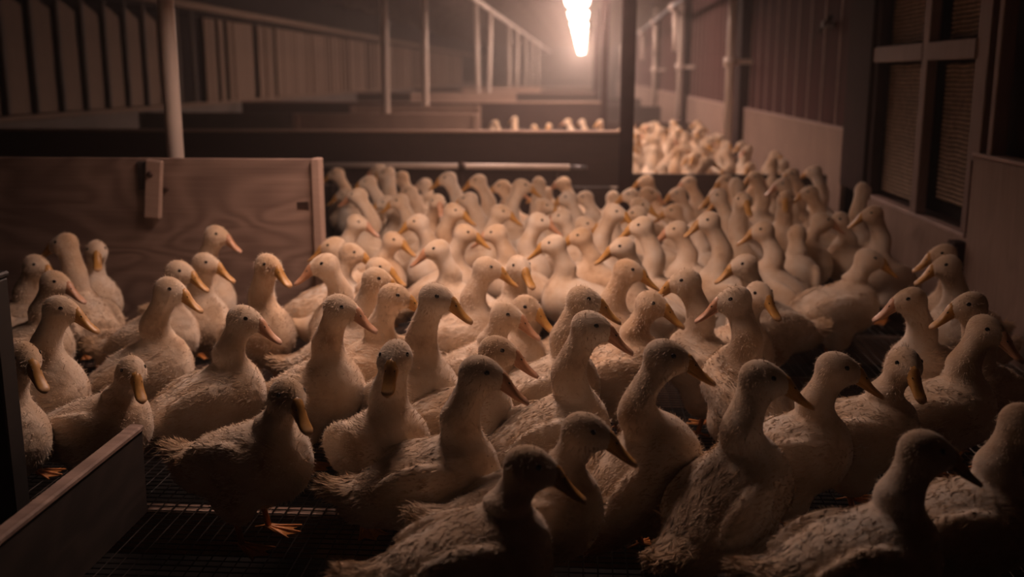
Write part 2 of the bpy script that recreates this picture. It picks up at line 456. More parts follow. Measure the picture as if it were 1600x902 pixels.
# drinker pipe before the near divider
dp = empty('drinker_pipe', (-.85, 6.36, .49)); tag(dp, 'long white drinker pipe with a grey tip in front of the dark divider', 'pipe')
add('pipe', tube_me('pipe', [(-.80, 0, .005), (.775, 0, .0)], .0185, 14), M['pvc'], dp)
add('pipe_tip', tube_me('pipe_tip', [(.775, 0, 0), (.88, 0, 0)], .0125, 12), M['steel'], dp)
add('coupling', tube_me('coupling', [(.085, 0, .003), (.125, 0, .003)], .027, 14), M['bolt'], dp)
add('drop_rod', tube_me('drop_rod', [(.105, 0, -.49), (.105, 0, -.02)], .011, 8), M['bolt'], dp)
add('drop_rod', tube_me('drop_rod', [(-.72, 0, -.49), (-.72, 0, -.012)], .011, 8), M['bolt'], dp)
add('drop_rod', tube_me('drop_rod', [(.70, 0, -.49), (.70, 0, -.012)], .011, 8), M['bolt'], dp)

# slanting foreground board and the black post at the left edge
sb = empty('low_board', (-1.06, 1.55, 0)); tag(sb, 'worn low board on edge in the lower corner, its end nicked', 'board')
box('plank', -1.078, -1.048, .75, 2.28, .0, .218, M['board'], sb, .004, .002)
box('lit_edge', -1.079, -1.044, .75, 2.284, .212, .224, M['plywood'], sb, .004, .002)  # paler strip: light along the board's top edge, put into its colour
bp = empty('black_post', (-1.22, 2.0, 0)); tag(bp, 'black post at the very edge of the picture beside the dim ducks', 'post')
box('post_shaft', -1.275, -1.198, 1.97, 2.03, 0, .635, M['rubber'], bp)
box('post_cap', -1.278, -1.195, 1.966, 2.034, .635, .648, M['rubber'], bp)

# drop pipes along the right wall
def drop_pipe(y, label, zc, x=WX - .17, rad=.042):
    p = empty('drop_pipe', (x, y, 0)); tag(p, label, 'pipe', 'vertical drop pipes on the side wall')
    add('pipe', tube_me('pipe', [(0, 0, .40), (0, 0, 2.40)], rad, 16), M['pvc'], p)
    add('coupling', tube_me('coupling', [(0, 0, zc), (0, 0, zc + .09)], rad * 1.55, 16), M['pvc'], p)
    add('wall_bracket', box_me('wall_bracket', .22, .03, .05, .004), M['pvc'], p, (.11, 0, zc + .045))
drop_pipe(10.5, 'pale vertical pipe with a coupling on the side wall, the clearest one', 1.13)
drop_pipe(15.9, 'second pale vertical pipe on the side wall', 1.12)
drop_pipe(21.5, 'third vertical pipe on the side wall, faint', 1.10)
fp = empty('feed_pipe', (1.2, 12.0, 1.95)); tag(fp, 'feed pipe hung under the ceiling along the dark red side wall', 'pipe')
add('pipe', tube_me('pipe', [(0, 0, 0), (0, 26, 0)], .03, 10), M['steel'], fp)
for k in range(6):
    add('drop_tube', tube_me('drop_tube', [(.04, 2.5 + 4 * k, -.02), (.05, 2.5 + 4 * k, -.58)], .038, 12), M['pvc'], fp)
    add('fitting', tube_me('fitting', [(0, 2.38 + 4 * k, 0), (0, 2.62 + 4 * k, 0)], .055, 12), M['pvc'], fp)
    add('hanger', tube_me('hanger', [(0, 2.9 + 4 * k, .02), (0, 2.9 + 4 * k, .46)], .006, 6), M['steel'], fp)
br = empty('wall_lever', (WX + .02, 7.2, 1.36)); tag(br, 'dark sloping lever on the siding above the plywood panel', 'lever')
add('lever_bar', tube_me('lever_bar', [(-.03, .14, -.02), (-.03, -.16, .06)], .016, 8), M['post'], br)
add('lever_pivot', tube_me('lever_pivot', [(-.05, 0, .02), (.06, 0, .02)], .022, 10), M['steel'], br)

# ---------------------------------------------------------------- lamps
def lamp(y, label, LT, half, m, z=LAMP_Z, x=LAMP_X):
    l = empty('fluorescent_lamp', (x, y, z)); tag(l, label, 'lamp', 'tube lamps in a row under the ceiling')
    add('lamp_diffuser', LT['tube'], m, l)
    add('lamp_housing', LT['house'], M['housing'], l, (0, 0, .055))
    for s in (-1, 1):
        add('end_cap', LT['cap'], M['housing'], l, (0, s * (half + .015), -.005))
        add('hanger', LT['hang'], M['steel'], l, (0, s * half * .75, .09))
def diffuser_me(w, h, L):
    # half-round wrap diffuser
    V, Fs = [], []; n = 10
    for y in (-L / 2, L / 2):
        for k in range(n + 1):
            a = math.pi * k / n
            V.append((w / 2 * math.cos(a), y, .03 - h * math.sin(a)))
    for k in range(n): Fs.append((k, k + 1, n + 2 + k, n + 1 + k))
    Fs.append(tuple(range(n, -1, -1))); Fs.append(tuple(range(n + 1, 2 * n + 2))); Fs.append((0, n + 1, 2 * n + 1, n))
    return mesh_np('lamp_diffuser', V, Fs, False)
def lamp_kit(L, W=.20):
    return dict(tube=diffuser_me(W, W * .36, L), house=box_me('lamp_housing', W + .02, L + .08, .05, .008), cap=box_me('end_cap', W + .01, .03, .10, .006),
                hang=tube_me('hanger', [(0, 0, 0), (0, 0, .62)], .004, 6))
def shades(l, left=-.13, right=-.13, h=.63, w=0.0):
    # sloping dark flaps along both sides, out of view, added to cut sideways light
    for s, zb in ((-1, left), (1, right)):
        V = [(s * (.112 + w), -h, .08), (s * (.118 + w), -h, .08), (s * (.158 + w), -h, zb), (s * (.152 + w), -h, zb)]
        V += [(x, h, z) for x, _, z in V]
        Fs = [(0, 1, 2, 3), (7, 6, 5, 4), (0, 4, 5, 1), (1, 5, 6, 2), (2, 6, 7, 3), (3, 7, 4, 0)]
        add('beam_cut_flap', mesh_np('beam_cut_flap', V, Fs, False), M['post'], l)
kit_a, kit_b = lamp_kit(1.18), lamp_kit(2.36, .34)
lamp(LAMPS_Y[0], 'short overhead lamp above the flock', kit_a, .59, M['tube'], 1.76, -.45)
shades(bpy.data.objects['fluorescent_lamp'], -.098, -.13)
lamp(LAMPS_Y[1], 'short overhead lamp above the near divider', kit_a, .59, M['tube_mid'], 1.80)
shades(bpy.data.objects['fluorescent_lamp.001'])
ords = ['short overhead lamp above the bright second pen', 'long unseen lamp added to brighten the back of the second pen', 'first glowing lamp of the row in view, at the top edge', 'second glowing lamp of the row in view', 'third glowing lamp of the row in view',  # the long one over the second pen is unseen, added to brighten its back
        'fourth glowing lamp of the row in view', 'fifth glowing lamp of the row in view', 'sixth glowing lamp of the row in view', 'seventh glowing lamp of the row in view',
        'eighth glowing lamp of the row in view', 'ninth glowing lamp of the row in view', 'last glowing lamp of the row, deep in haze']
for i, (y, l) in enumerate(zip(LAMPS_Y[2:], ords)): lamp(y, l, kit_a if i == 0 else kit_b, .59 if i == 0 else 1.18, M['tube_pen'] if i == 0 else M['tube_far'], 1.86 if i == 0 else LAMP_Z)
shades(bpy.data.objects['fluorescent_lamp.002'], -.072, -.085)
shades(bpy.data.objects['fluorescent_lamp.003'], -.12, -.125, 1.22, .07)
# ---------------------------------------------------------------- duck shape (numpy)
def rot2(px, pz, a):
    c, s = math.cos(a), math.sin(a)
    return px * c - pz * s, px * s + pz * c

def sd_ell(P, c, r, pitch=0.0):
    x, y, z = P[..., 0] - c[0], P[..., 1] - c[1], P[..., 2] - c[2]
    x, z = rot2(x, z, -pitch)
    k0 = np.sqrt((x / r[0])**2 + (y / r[1])**2 + (z / r[2])**2)
    k1 = np.sqrt((x / r[0]**2)**2 + (y / r[1]**2)**2 + (z / r[2]**2)**2) + 1e-9
    return k0 * (k0 - 1.0) / k1

def sd_cone(P, a, b, ra, rb):
    a = np.array(a, P.dtype); b = np.array(b, P.dtype); ba = b - a
    d = P - a
    h = np.clip((d @ ba) / (ba @ ba), 0, 1)
    q = d - h[..., None] * ba
    return np.sqrt((q * q).sum(-1)) - (ra + (rb - ra) * h)

def smin(a, b, k):
    h = np.maximum(k - np.abs(a - b), 0) / k
    return np.minimum(a, b) - h * h * k * 0.25

def duck_sdf(P):
    Q = P.copy(); Q[..., 1] = np.abs(Q[..., 1])
    R = math.radians
    d = sd_ell(P, (-.030, 0, .187), (.140, .097, .085), R(11))
    d = smin(d, sd_ell(P, (.052, 0, .190), (.084, .086, .089)), .05)
    d = smin(d, sd_ell(P, (-.135, 0, .165), (.070, .066, .050), R(2)), .05)
    d = smin(d, sd_ell(P, (-.195, 0, .188), (.056, .042, .019), R(-30)), .035)
    d = smin(d, sd_ell(Q, (-.030, .052, .112), (.055, .036, .060), R(15)), .03)
    d = smin(d, sd_ell(Q, (-.045, .081, .208), (.094, .026, .050), R(7)), .010)
    n = sd_cone(P, (.070, 0, .240), (.080, 0, .315), .0480, .0385)
    n = smin(n, sd_cone(P, (.080, 0, .31), (.092, 0, .395), .0385, .0345), .02)
    d = smin(d, n, .034)
    h = sd_ell(P, (.100, 0, .411), (.0450, .0342, .0365), R(-10))
    h = smin(h, sd_ell(Q, (.109, .016, .402), (.028, .020, .0215)), .014)
    h = smin(h, sd_ell(P, (.138, 0, .4045), (.024, .0172, .0188), R(-26)), .020)
    d = smin(d, h, .020)
    return d

NECK0 = np.array((.072, 0.0, .245)); NDIR = np.array((.14, 0, .99)); NDIR = NDIR / np.linalg.norm(NDIR)
HEADTOP = np.array((.104, 0, .449)); HEADPIV = np.array((.094, 0, .392))
def sstep(t):
    t = np.clip(t, 0, 1); return t * t * (3 - 2 * t)

def pose_points(P, phi, ext, lean, hyaw, hpitch, scale, head=False):
    """Bend the standing duck: body pitch, neck reach, neck lean, head turn and nod."""
    P = np.array(P, float).reshape(-1, 3)
    Q = P - NECK0
    q = Q @ NDIR + np.minimum(Q[:, 0] + .03, 0) * .8
    t = np.ones(len(P)) if head else np.clip((q - .005) / .14, 0, 1)
    s = sstep(t); t2 = np.ones(len(P)) if head else sstep((q - .10) / .05)
    O = P.copy()
    # nod
    x, z = rot2(O[:, 0] - HEADPIV[0], O[:, 2] - HEADPIV[2], 0.0)
    ca, sa = np.cos(hpitch * t2), np.sin(hpitch * t2)
    O[:, 0] = HEADPIV[0] + x * ca - z * sa; O[:, 2] = HEADPIV[2] + x * sa + z * ca
    # turn about the neck axis
    ax = NECK0[0] + (O[:, 2] - NECK0[2]) * NDIR[0] / NDIR[2]
    x, y = O[:, 0] - ax, O[:, 1]
    ca, sa = np.cos(hyaw * s), np.sin(hyaw * s)
    O[:, 0] = ax + x * ca - y * sa; O[:, 1] = x * sa + y * ca
    # reach and lean, with the neck bowing a little backwards
    O[:, 2] += ext * s
    O[:, 0] += lean * s - .018 * 4 * s * (1 - s) * (1 + 6 * max(ext, 0))
    # body pitch, undone along the neck
    px, pz = -.035, .150
    ang = phi * (1 - .88 * s)
    x, z = O[:, 0] - px, O[:, 2] - pz
    nx, nz = NECK0[0] - px, NECK0[2] - pz
    r0x, r0z = rot2(nx, nz, phi)
    fx = np.cos(phi) * x - np.sin(phi) * z; fz = np.sin(phi) * x + np.cos(phi) * z
    dx, dz = x - nx, z - nz
    gx = r0x + np.cos(ang) * dx - np.sin(ang) * dz; gz = r0z + np.sin(ang) * dx + np.cos(ang) * dz
    w = s
    O[:, 0] = px + fx * (1 - w) + gx * w; O[:, 2] = pz + fz * (1 - w) + gz * w
    return O * scale

def solve_ext(H, phi, lean, hyaw, hpitch, scale):
    z0 = pose_points(HEADTOP, phi, 0, lean, hyaw, hpitch, scale, True)[0, 2]
    return float(np.clip((H - z0) / scale, -.075, .12))
DUCKS = [   # x, y, body heading, body pitch, neck reach, neck lean, head turn, head nod, size, close to us, description
  (0.522, 1.745, 14, 4, -0.020, 0.000, -14, -8, 1.00, 1, 'large dark-faced duck in the right foreground, head in profile, tail towards the floor mesh'),
  (-0.176, 1.703, 20, 4, -0.055, 0.000, -25, -8, 1.00, 1, 'nearest duck at the bottom centre, shaded face in profile with ruffled tail at left'),
  (-0.081, 1.904, 5, 4, -0.050, 0.000, -15, -8, 1.00, 1, 'shaded duck half hidden behind the nearest bottom-centre duck, bill over its shoulder'),
  (-0.297, 2.064, 8, 6, 0.012, 0.000, -16, -8, 1.00, 1, 'long-bodied duck in the centre foreground with spiky raised tail feathers at left'),
  (0.337, 2.017, 42, 24, -0.004, 0.000, -47, -8, 1.00, 1, 'upright duck seen from behind right of centre, ruffled grey back and low tufted tail'),
  (0.494, 2.265, 4, 8, -0.022, 0.000, -16, -8, 1.00, 1, 'duck with fuzzy crown standing just right of the upright duck seen from behind'),
  (0.175, 2.126, 20, 38, 0.005, 0.000, -30, -8, 1.00, 1, 'tall upright duck with a small bare wing stub, standing by the floor mesh seam'),
  (-0.289, 2.437, 2, 8, -0.042, 0.000, -12, -8, 1.00, 1, 'duck right behind the long-bodied centre duck, only head and back edge showing'),
  (-0.452, 2.248, -52, 14, -0.001, 0.000, -36, -8, 1.00, 1, 'duck facing the camera head-on with yellow bill pointing down, left of centre'),
  (-0.727, 2.147, -18, 4, -0.055, 0.000, -30, -8, 1.00, 1, 'plump duck with drooping bill turned towards us, right of the slanting foreground board'),
  (-1.198, 2.384, 2, 4, -0.062, 0.000, -52, -8, 0.93, 1, 'shadowed duck with long drooping bill just behind the slanting foreground board'),
  (-0.966, 2.566, 28, 10, -0.015, 0.000, -36, -8, 1.00, 1, 'duck with broad lit back beyond the end of the slanting board, head in profile'),
  (-1.251, 2.802, 15, 14, 0.009, 0.000, -27, -8, 1.00, 1, 'tall duck left of centre with smooth lit neck and tufted tail pointing left'),
  (-1.442, 2.552, 0, 14, 0.009, 0.000, -5, -8, 1.00, 1, 'dim duck near the left edge with long straight bill in profile'),
  (-1.390, 2.216, 10, 4, -0.015, 0.000, -45, -8, 1.00, 1, 'very dark duck at the far left edge, bill lowered to the right'),
  (-1.729, 3.013, 20, 6, -0.008, 0.000, -28, -8, 1.00, 1, 'dim duck with pinkish bill tip, second head up at the left edge'),
  (-1.944, 3.307, 10, 6, -0.008, 0.000, -25, -8, 1.00, 1, 'dim duck tucked behind the pink-billed one at the left edge'),
  (-1.768, 3.434, 140, 10, 0.035, 0.000, 45, -8, 1.00, 1, 'brownish duck by the plywood gate looking left, brown tail towards the centre'),
  (-1.846, 3.680, -40, 14, -0.021, 0.000, -22, -8, 1.00, 1, 'small dim duck beside the plywood gate with bill hanging down'),
  (-1.431, 3.720, -10, 14, 0.029, 0.000, -5, -8, 1.00, 1, 'duck highest against the plywood gate, orange bill pointing right'),
  (-1.323, 3.390, -45, 14, -0.011, 0.000, 33, -8, 1.00, 1, 'duck with pale ruffled breast directly below the one highest on the gate'),
  (-1.383, 3.193, 0, 10, -0.005, 0.000, -12, -8, 1.00, 1, 'duck whose head overlaps the tall smooth-necked duck from behind'),
  (-1.039, 3.203, -45, 20, 0.011, 0.000, 10, -8, 1.00, 1, 'slim upright duck alone in front of the gate with orange bill slanting down'),
  (-0.784, 3.279, 215, 18, 0.003, 0.000, -3, -8, 1.00, 1, 'duck at the gate end looking left towards us with bright yellow bill'),
  (-0.884, 3.889, 170, 10, -0.035, 0.000, 18, -8, 1.00, 1, 'duck at the gate end with bill in profile to the left, above the bright-billed one'),
  (-0.929, 3.680, 10, 10, -0.025, 0.000, -15, -8, 1.00, 1, 'duck with pinkish bill facing right beside the gate end'),
  (-0.707, 3.054, 5, 10, 0.005, 0.000, -17, -8, 1.00, 1, 'duck with rounded crown whose bill meets the next duck nape, left of centre'),
  (-0.704, 2.654, -28, 12, 0.012, 0.000, 13, -8, 1.00, 1, 'duck with grey face mark and fluffy back, left of the camera-facing duck'),
  (-0.613, 2.862, 5, 12, -0.008, 0.000, -13, -8, 1.00, 1, 'duck with peachy ruffled body whose bill is hidden behind a dirty-faced duck'),
  (-0.431, 2.628, -38, 14, 0.049, 0.000, 16, -8, 1.00, 1, 'duck with dirty brown face and upright lit neck, centre left'),
  (-0.385, 3.264, 8, 10, 0.005, 0.000, -16, -8, 1.00, 1, 'duck with pale pinkish bill and long sloping back in the centre'),
  (-0.279, 2.850, -25, 12, -0.048, 0.000, 3, -8, 1.00, 1, 'lower of two neighbouring ducks in the centre with matching downward bills'),
  (-0.220, 3.011, -38, 12, -0.058, 0.000, 0, -8, 1.00, 1, 'upper of two neighbouring ducks in the centre with matching downward bills'),
  (-0.237, 3.485, -70, 12, -0.018, 0.000, 10, -8, 1.00, 1, 'small duck behind the pale-billed one, turned to us with yellow bill down'),
  (-0.070, 2.711, 10, 10, 0.025, 0.000, -22, -8, 1.00, 1, 'rough-faced duck just behind another of equal pose, right of centre'),
  (-0.047, 2.360, 18, 12, 0.032, 0.000, -30, -8, 1.00, 1, 'duck with folded wing feathers and thick neck right of centre, bill to the right'),
  (0.070, 3.259, 0, 10, 0.005, 0.000, -10, -8, 1.00, 1, 'clean white-headed duck with yellow-orange bill beyond the two thick-necked ducks'),
  (0.133, 2.904, 5, 14, -0.031, 0.000, -33, -8, 1.00, 1, 'duck with lit breast behind the tall wing-stub duck, bill angled down right'),
  (0.368, 2.964, 150, 16, 0.016, 0.000, 38, -8, 1.00, 1, 'duck looking left with bill crossing the clean white-headed one'),
  (0.436, 2.728, 120, 30, 0.001, 0.000, 68, -8, 1.00, 1, 'upright duck looking left, seen from behind with a lit pointed wing'),
  (0.477, 3.118, -40, 10, -0.025, 0.000, -22, -8, 1.00, 1, 'dim duck with drooping brown bill behind the upright left-looking one'),
  (0.640, 3.526, 200, 8, -0.012, 0.000, -5, -8, 1.00, 1, 'yellowish-headed duck looking left with a bright bill, right of centre'),
  (0.955, 3.757, 8, 6, -0.049, 0.000, -20, -8, 1.05, 1, 'big dim duck with outstretched body along the right side of the flock'),
  (1.009, 2.938, 200, 12, -0.008, 0.000, -13, -8, 1.00, 1, 'dim duck with orange bill to the left in the right shadows'),
  (1.313, 3.606, 205, 14, 0.009, 0.000, -15, -8, 1.00, 1, 'rear of two overlapping left-looking heads by the right plywood panel'),
  (1.251, 3.384, 205, 14, 0.009, 0.000, -15, -8, 1.00, 1, 'front of two overlapping left-looking heads by the right plywood panel'),
  (1.095, 2.762, 215, 10, 0.025, 0.000, -25, -8, 1.00, 1, 'duck with rough dark face tucked bill-down before the right plywood panel'),
  (0.936, 2.591, -8, 8, -0.002, 0.000, -42, -8, 1.00, 1, 'duck with big orange bill turned to us near the right edge'),
  (0.687, 2.408, -10, 8, -0.042, 0.000, -70, -8, 1.00, 1, 'small-headed duck looking straight at us on the right, bill half shadowed'),
  (0.756, 1.908, 5, 6, -0.018, 0.000, -25, -8, 1.00, 1, 'duck cut off by the right edge, pale back and orange leg showing'),
  (0.766, 4.069, 150, 22, 0.001, 0.000, 40, -8, 1.00, 0, 'tall-necked dim duck looking left, right of the middle rows'),
  (0.464, 4.159, 180, 12, 0.002, 0.000, 10, -8, 1.00, 0, 'yellow-billed duck looking left in the middle of the right half'),
  (0.293, 3.882, 150, 14, 0.049, 0.000, 40, -8, 1.00, 0, 'long-necked duck looking left just beneath the dark post'),
  (0.225, 3.651, 185, 12, 0.014, 0.000, 10, -8, 1.00, 0, 'duck with low yellow bill to the left, under the long-necked left-looker'),
  (0.072, 4.119, 175, 14, -0.026, 0.000, 17, -8, 1.00, 0, 'bright white duck looking left with dark eye, straight below the dark post'),
  (-0.249, 4.278, 5, 14, 0.011, 0.000, -15, -8, 1.00, 0, 'tall lit duck looking right below the pipe end'),
  (-0.065, 4.546, 0, 10, -0.032, 0.000, -15, -8, 1.00, 0, 'duck looking right whose orange bill points at the dark post foot'),
  (0.206, 4.484, 170, 10, -0.020, 0.000, 0, -8, 1.00, 0, 'round-headed duck directly right of the orange-billed one beneath the post'),
  (-0.017, 3.841, 175, 8, -0.004, 0.000, 10, -8, 1.00, 0, 'low duck head peeping between two bright necks in the centre'),
  (-0.452, 3.711, 190, 12, -0.011, 0.000, 10, -8, 1.00, 0, 'duck with open yellow bill to the left in the left-centre rows'),
  (-0.846, 4.132, -10, 12, -0.048, 0.000, -10, -8, 1.00, 0, 'duck with brown throat and bill drooping right, left-centre rows'),
  (-0.620, 4.314, 190, 12, 0.002, 0.000, 5, -8, 1.00, 0, 'yellow-brown headed duck looking left above the brown-throated one'),
  (-0.531, 4.011, 0, 14, -0.001, 0.000, -10, -8, 1.00, 0, 'slender duck looking right, bill touching its neighbour, in the centre rows'),
  (-0.269, 4.091, 170, 12, -0.011, 0.000, 15, -8, 1.00, 0, 'duck facing the slender right-looker, bills nearly touching'),
  (-0.643, 4.501, -10, 10, 0.030, 0.000, -5, -8, 1.00, 0, 'duck with grey eye patch below the pipe coupling'),
  (-0.798, 3.519, 0, 8, -0.042, 0.000, -15, -8, 1.00, 0, 'small head squeezed between two right-looking ducks left of centre'),
  (-0.450, 4.655, 0, 10, 0.005, 0.000, -10, -8, 1.00, 0, 'round-crowned duck right of the grey-eyed one below the pipe'),
  (-0.720, 4.770, -40, 14, 0.036, 0.000, -30, -8, 1.00, 0, 'square-headed duck facing us under the white pipe'),
  (-0.868, 5.719, 190, 14, -0.075, 0.000, 0, -8, 1.00, 0, 'duck left of the square-headed one, head in shade under the pipe'),
  (-0.824, 5.011, 165, 10, 0.005, 0.000, 30, -8, 1.00, 0, 'duck with dark eye, third from the gate end in the second row under the pipe'),
  (-0.918, 5.173, 190, 10, -0.020, 0.000, 10, -8, 1.00, 0, 'duck peeking with yellow bill, second from the gate end in the second row'),
  (-1.002, 4.729, 175, 24, 0.048, 0.000, -5, -8, 1.00, 0, 'very long-necked duck right beside the gate end'),
  (-1.297, 5.867, 200, 12, -0.061, 0.000, 0, -8, 1.00, 0, 'orange-throated duck at the gate end looking left and down'),
  (-1.394, 6.039, 180, 16, 0.033, 0.000, 10, -8, 1.00, 0, 'leftmost head overlapping the white pipe beside the gate'),
  (-1.051, 5.332, 185, 14, 0.061, 0.000, 10, -8, 1.00, 0, 'second head from the gate, just below the white pipe'),
  (-1.170, 6.155, 160, 16, 0.046, 0.000, 25, -8, 1.00, 0, 'head crossing the white pipe, highest of the back row'),
  (-1.074, 5.662, 105, 16, 0.071, 0.000, 80, -8, 1.00, 0, 'head just right of the highest one at the white pipe'),
  (-1.004, 5.954, 145, 14, 0.024, 0.000, 35, -8, 1.00, 0, 'narrow head edging out behind the pair at the white pipe'),
  (-0.842, 5.554, 190, 2, 0.007, 0.000, 0, -8, 1.00, 0, 'low rounded back-row head beneath the pair at the white pipe'),
  (-0.912, 6.138, 120, 8, -0.029, 0.000, 40, -8, 1.00, 0, 'duck stretching its neck up to the left towards the white pipe'),
  (-0.653, 5.410, 155, 16, 0.071, 0.000, 37, -8, 1.00, 0, 'upright duck looking left just left of the pipe coupling'),
  (-0.499, 5.567, 180, 16, 0.046, 0.000, 15, -8, 1.00, 0, 'upright duck looking left just right of the pipe coupling'),
  (-0.368, 5.759, 180, 10, 0.005, 0.000, 10, -8, 1.00, 0, 'low head looking left, second right of the pipe coupling'),
  (-0.471, 6.012, -10, 12, -0.048, 0.000, 10, -8, 1.00, 0, 'head looking right, third right of the pipe coupling'),
  (-0.378, 5.197, 10, 12, 0.064, 0.000, -10, -8, 1.00, 0, 'head behind the right-looking one under the pipe'),
  (-0.235, 5.529, 90, 14, 0.036, 0.000, 0, -8, 1.00, 0, 'round head seen from behind near the pipe end'),
  (-0.139, 5.898, 175, 12, -0.048, 0.000, 10, -8, 1.00, 0, 'head in front of the round one near the pipe end'),
  (-0.034, 6.177, 150, 6, -0.013, 0.000, 15, -8, 1.00, 0, 'duck reaching its head up and left under the grey pipe tip'),
  (-0.258, 4.864, 20, 10, 0.005, 0.000, -25, -8, 1.00, 0, 'sloping head below the pipe end, looking right'),
  (0.011, 5.232, 180, 10, 0.005, 0.000, 15, -8, 1.00, 0, 'duck looking left beneath the reaching one at the pipe tip'),
  (0.086, 5.586, 190, 16, -0.042, 0.000, 0, -8, 1.00, 0, 'large round-headed duck in front of the dark board left of the post'),
  (-0.004, 4.707, 180, 8, -0.017, 0.000, 10, -8, 1.00, 0, 'low pale head between the tall lit duck and the round-headed one'),
  (0.169, 5.865, 80, 14, -0.075, 0.000, 10, -8, 1.00, 0, 'narrow upright head seen from behind under the dark post'),
  (0.348, 5.721, 180, 12, -0.036, 0.000, 10, -8, 1.00, 0, 'rounded head looking left beside the narrow one under the post'),
  (0.442, 6.107, 170, 18, -0.007, 0.000, 15, -8, 1.00, 0, 'duck with small head raised against the low board, bill to the left'),
  (0.273, 5.442, 0, 12, 0.002, 0.000, 0, -8, 1.00, 0, 'head below the raised one at the low board'),
  (0.055, 4.325, -10, 8, 0.058, 0.000, -10, -8, 1.00, 0, 'low head with yellow bill right, below the post'),
  (0.202, 4.964, -10, 10, 0.005, 0.000, -5, -8, 1.00, 0, 'head with orange bill right, second below the low board corner'),
  (0.335, 4.724, 180, 10, -0.007, 0.000, 0, -8, 1.00, 0, 'pale head overlapping the orange-billed one below the low board corner'),
  (0.673, 5.939, 190, 18, 0.006, 0.000, 15, -8, 1.00, 0, 'upright duck with drooping bill left, before the low board'),
  (0.594, 5.579, 185, 12, -0.011, 0.000, 15, -8, 1.00, 0, 'duck whose bill slopes left in front of the upright one at the low board'),
  (0.529, 5.073, 205, 8, -0.029, 0.000, -15, -8, 1.00, 0, 'duck with pink-brown bill low left, under the sloping-billed one'),
  (0.807, 5.411, 195, 16, 0.071, 0.000, 20, -8, 1.00, 0, 'topmost of a cluster of left-looking heads before the low board'),
  (0.796, 5.148, 110, 14, 0.074, 0.000, -20, -8, 1.00, 0, 'head seen from behind right of the topmost clustered one'),
  (0.716, 4.905, 150, 12, 0.052, 0.000, 50, -8, 1.00, 0, 'middle head of the left-looking cluster before the low board'),
  (0.844, 5.721, 165, 16, -0.075, 0.000, 35, -8, 1.00, 0, 'lowest head of the left-looking cluster with a long pale neck'),
  (0.700, 4.632, -80, 14, 0.074, 0.000, 0, -8, 1.00, 0, 'narrow head facing us right of the left-looking cluster'),
  (0.989, 6.110, -40, 22, 0.001, 0.000, -20, -8, 1.00, 0, 'slim bottle-shaped duck facing us in the right back rows'),
  (1.034, 5.830, 150, 14, 0.049, 0.000, 55, -8, 1.00, 0, 'head with shiny bill left, directly behind the bottle-shaped duck'),
  (1.181, 6.500, 80, 18, 0.068, 0.000, 15, -8, 1.00, 0, 'highest thin head on the right, bill raised before the beige panel'),
  (1.257, 5.930, 170, 16, 0.058, 0.000, 35, -8, 1.00, 0, 'duck with bill sloping left before the beige panel'),
  (1.128, 5.523, 200, 14, 0.049, 0.000, 0, -8, 1.00, 0, 'second duck with shiny sloping bill left before the beige panel'),
  (1.009, 5.149, -100, 16, 0.021, 0.000, 0, -8, 1.00, 0, 'upright dim duck facing us with pale narrow neck on the right'),
  (1.393, 6.071, 130, 20, 0.053, 0.000, 20, -8, 1.00, 0, 'thin-necked duck stretching up beside the dark wall gap'),
  (1.235, 5.326, 180, 14, 0.024, 0.000, 10, -8, 1.00, 0, 'small head looking left below the stretching one at the dark gap'),
  (0.998, 4.576, -20, 18, -0.019, 0.000, 20, -8, 1.00, 0, 'thick-necked dim duck looking right near the right wall'),
  (1.234, 4.695, 190, 14, -0.026, 0.000, 15, -8, 1.00, 0, 'duck with orange bill down-left near the right wall'),
  (1.362, 5.116, 60, 22, 0.051, 0.000, 0, -8, 1.00, 0, 'duck with curved neck craning up at the right wall'),
  (1.284, 4.444, 210, 20, 0.028, 0.000, -20, -8, 1.00, 0, 'dim duck pressed to the right wall, neck upright'),
  (0.917, 4.367, 80, 12, -0.048, 0.000, 10, -8, 1.00, 0, 'narrow round head seen from behind in the dim right rows'),
  (0.562, 3.979, 170, 14, 0.061, 0.000, 30, -8, 1.00, 0, 'duck with tall grey neck between the cluster and the dim left-looker'),
  (0.551, 4.440, 120, 6, -0.038, 0.000, 30, -8, 1.00, 0, 'pale-backed duck lying low in the right middle rows'),
  (-0.477, 5.011, 170, 10, 0.018, 0.000, 5, -8, 1.00, 0, 'pale breast and head between the two upright ducks at the coupling'),
  (-1.053, 4.356, 0, 10, -0.007, 0.000, -10, -8, 1.00, 0, 'pale duck in the third row beside the gate end'),
]
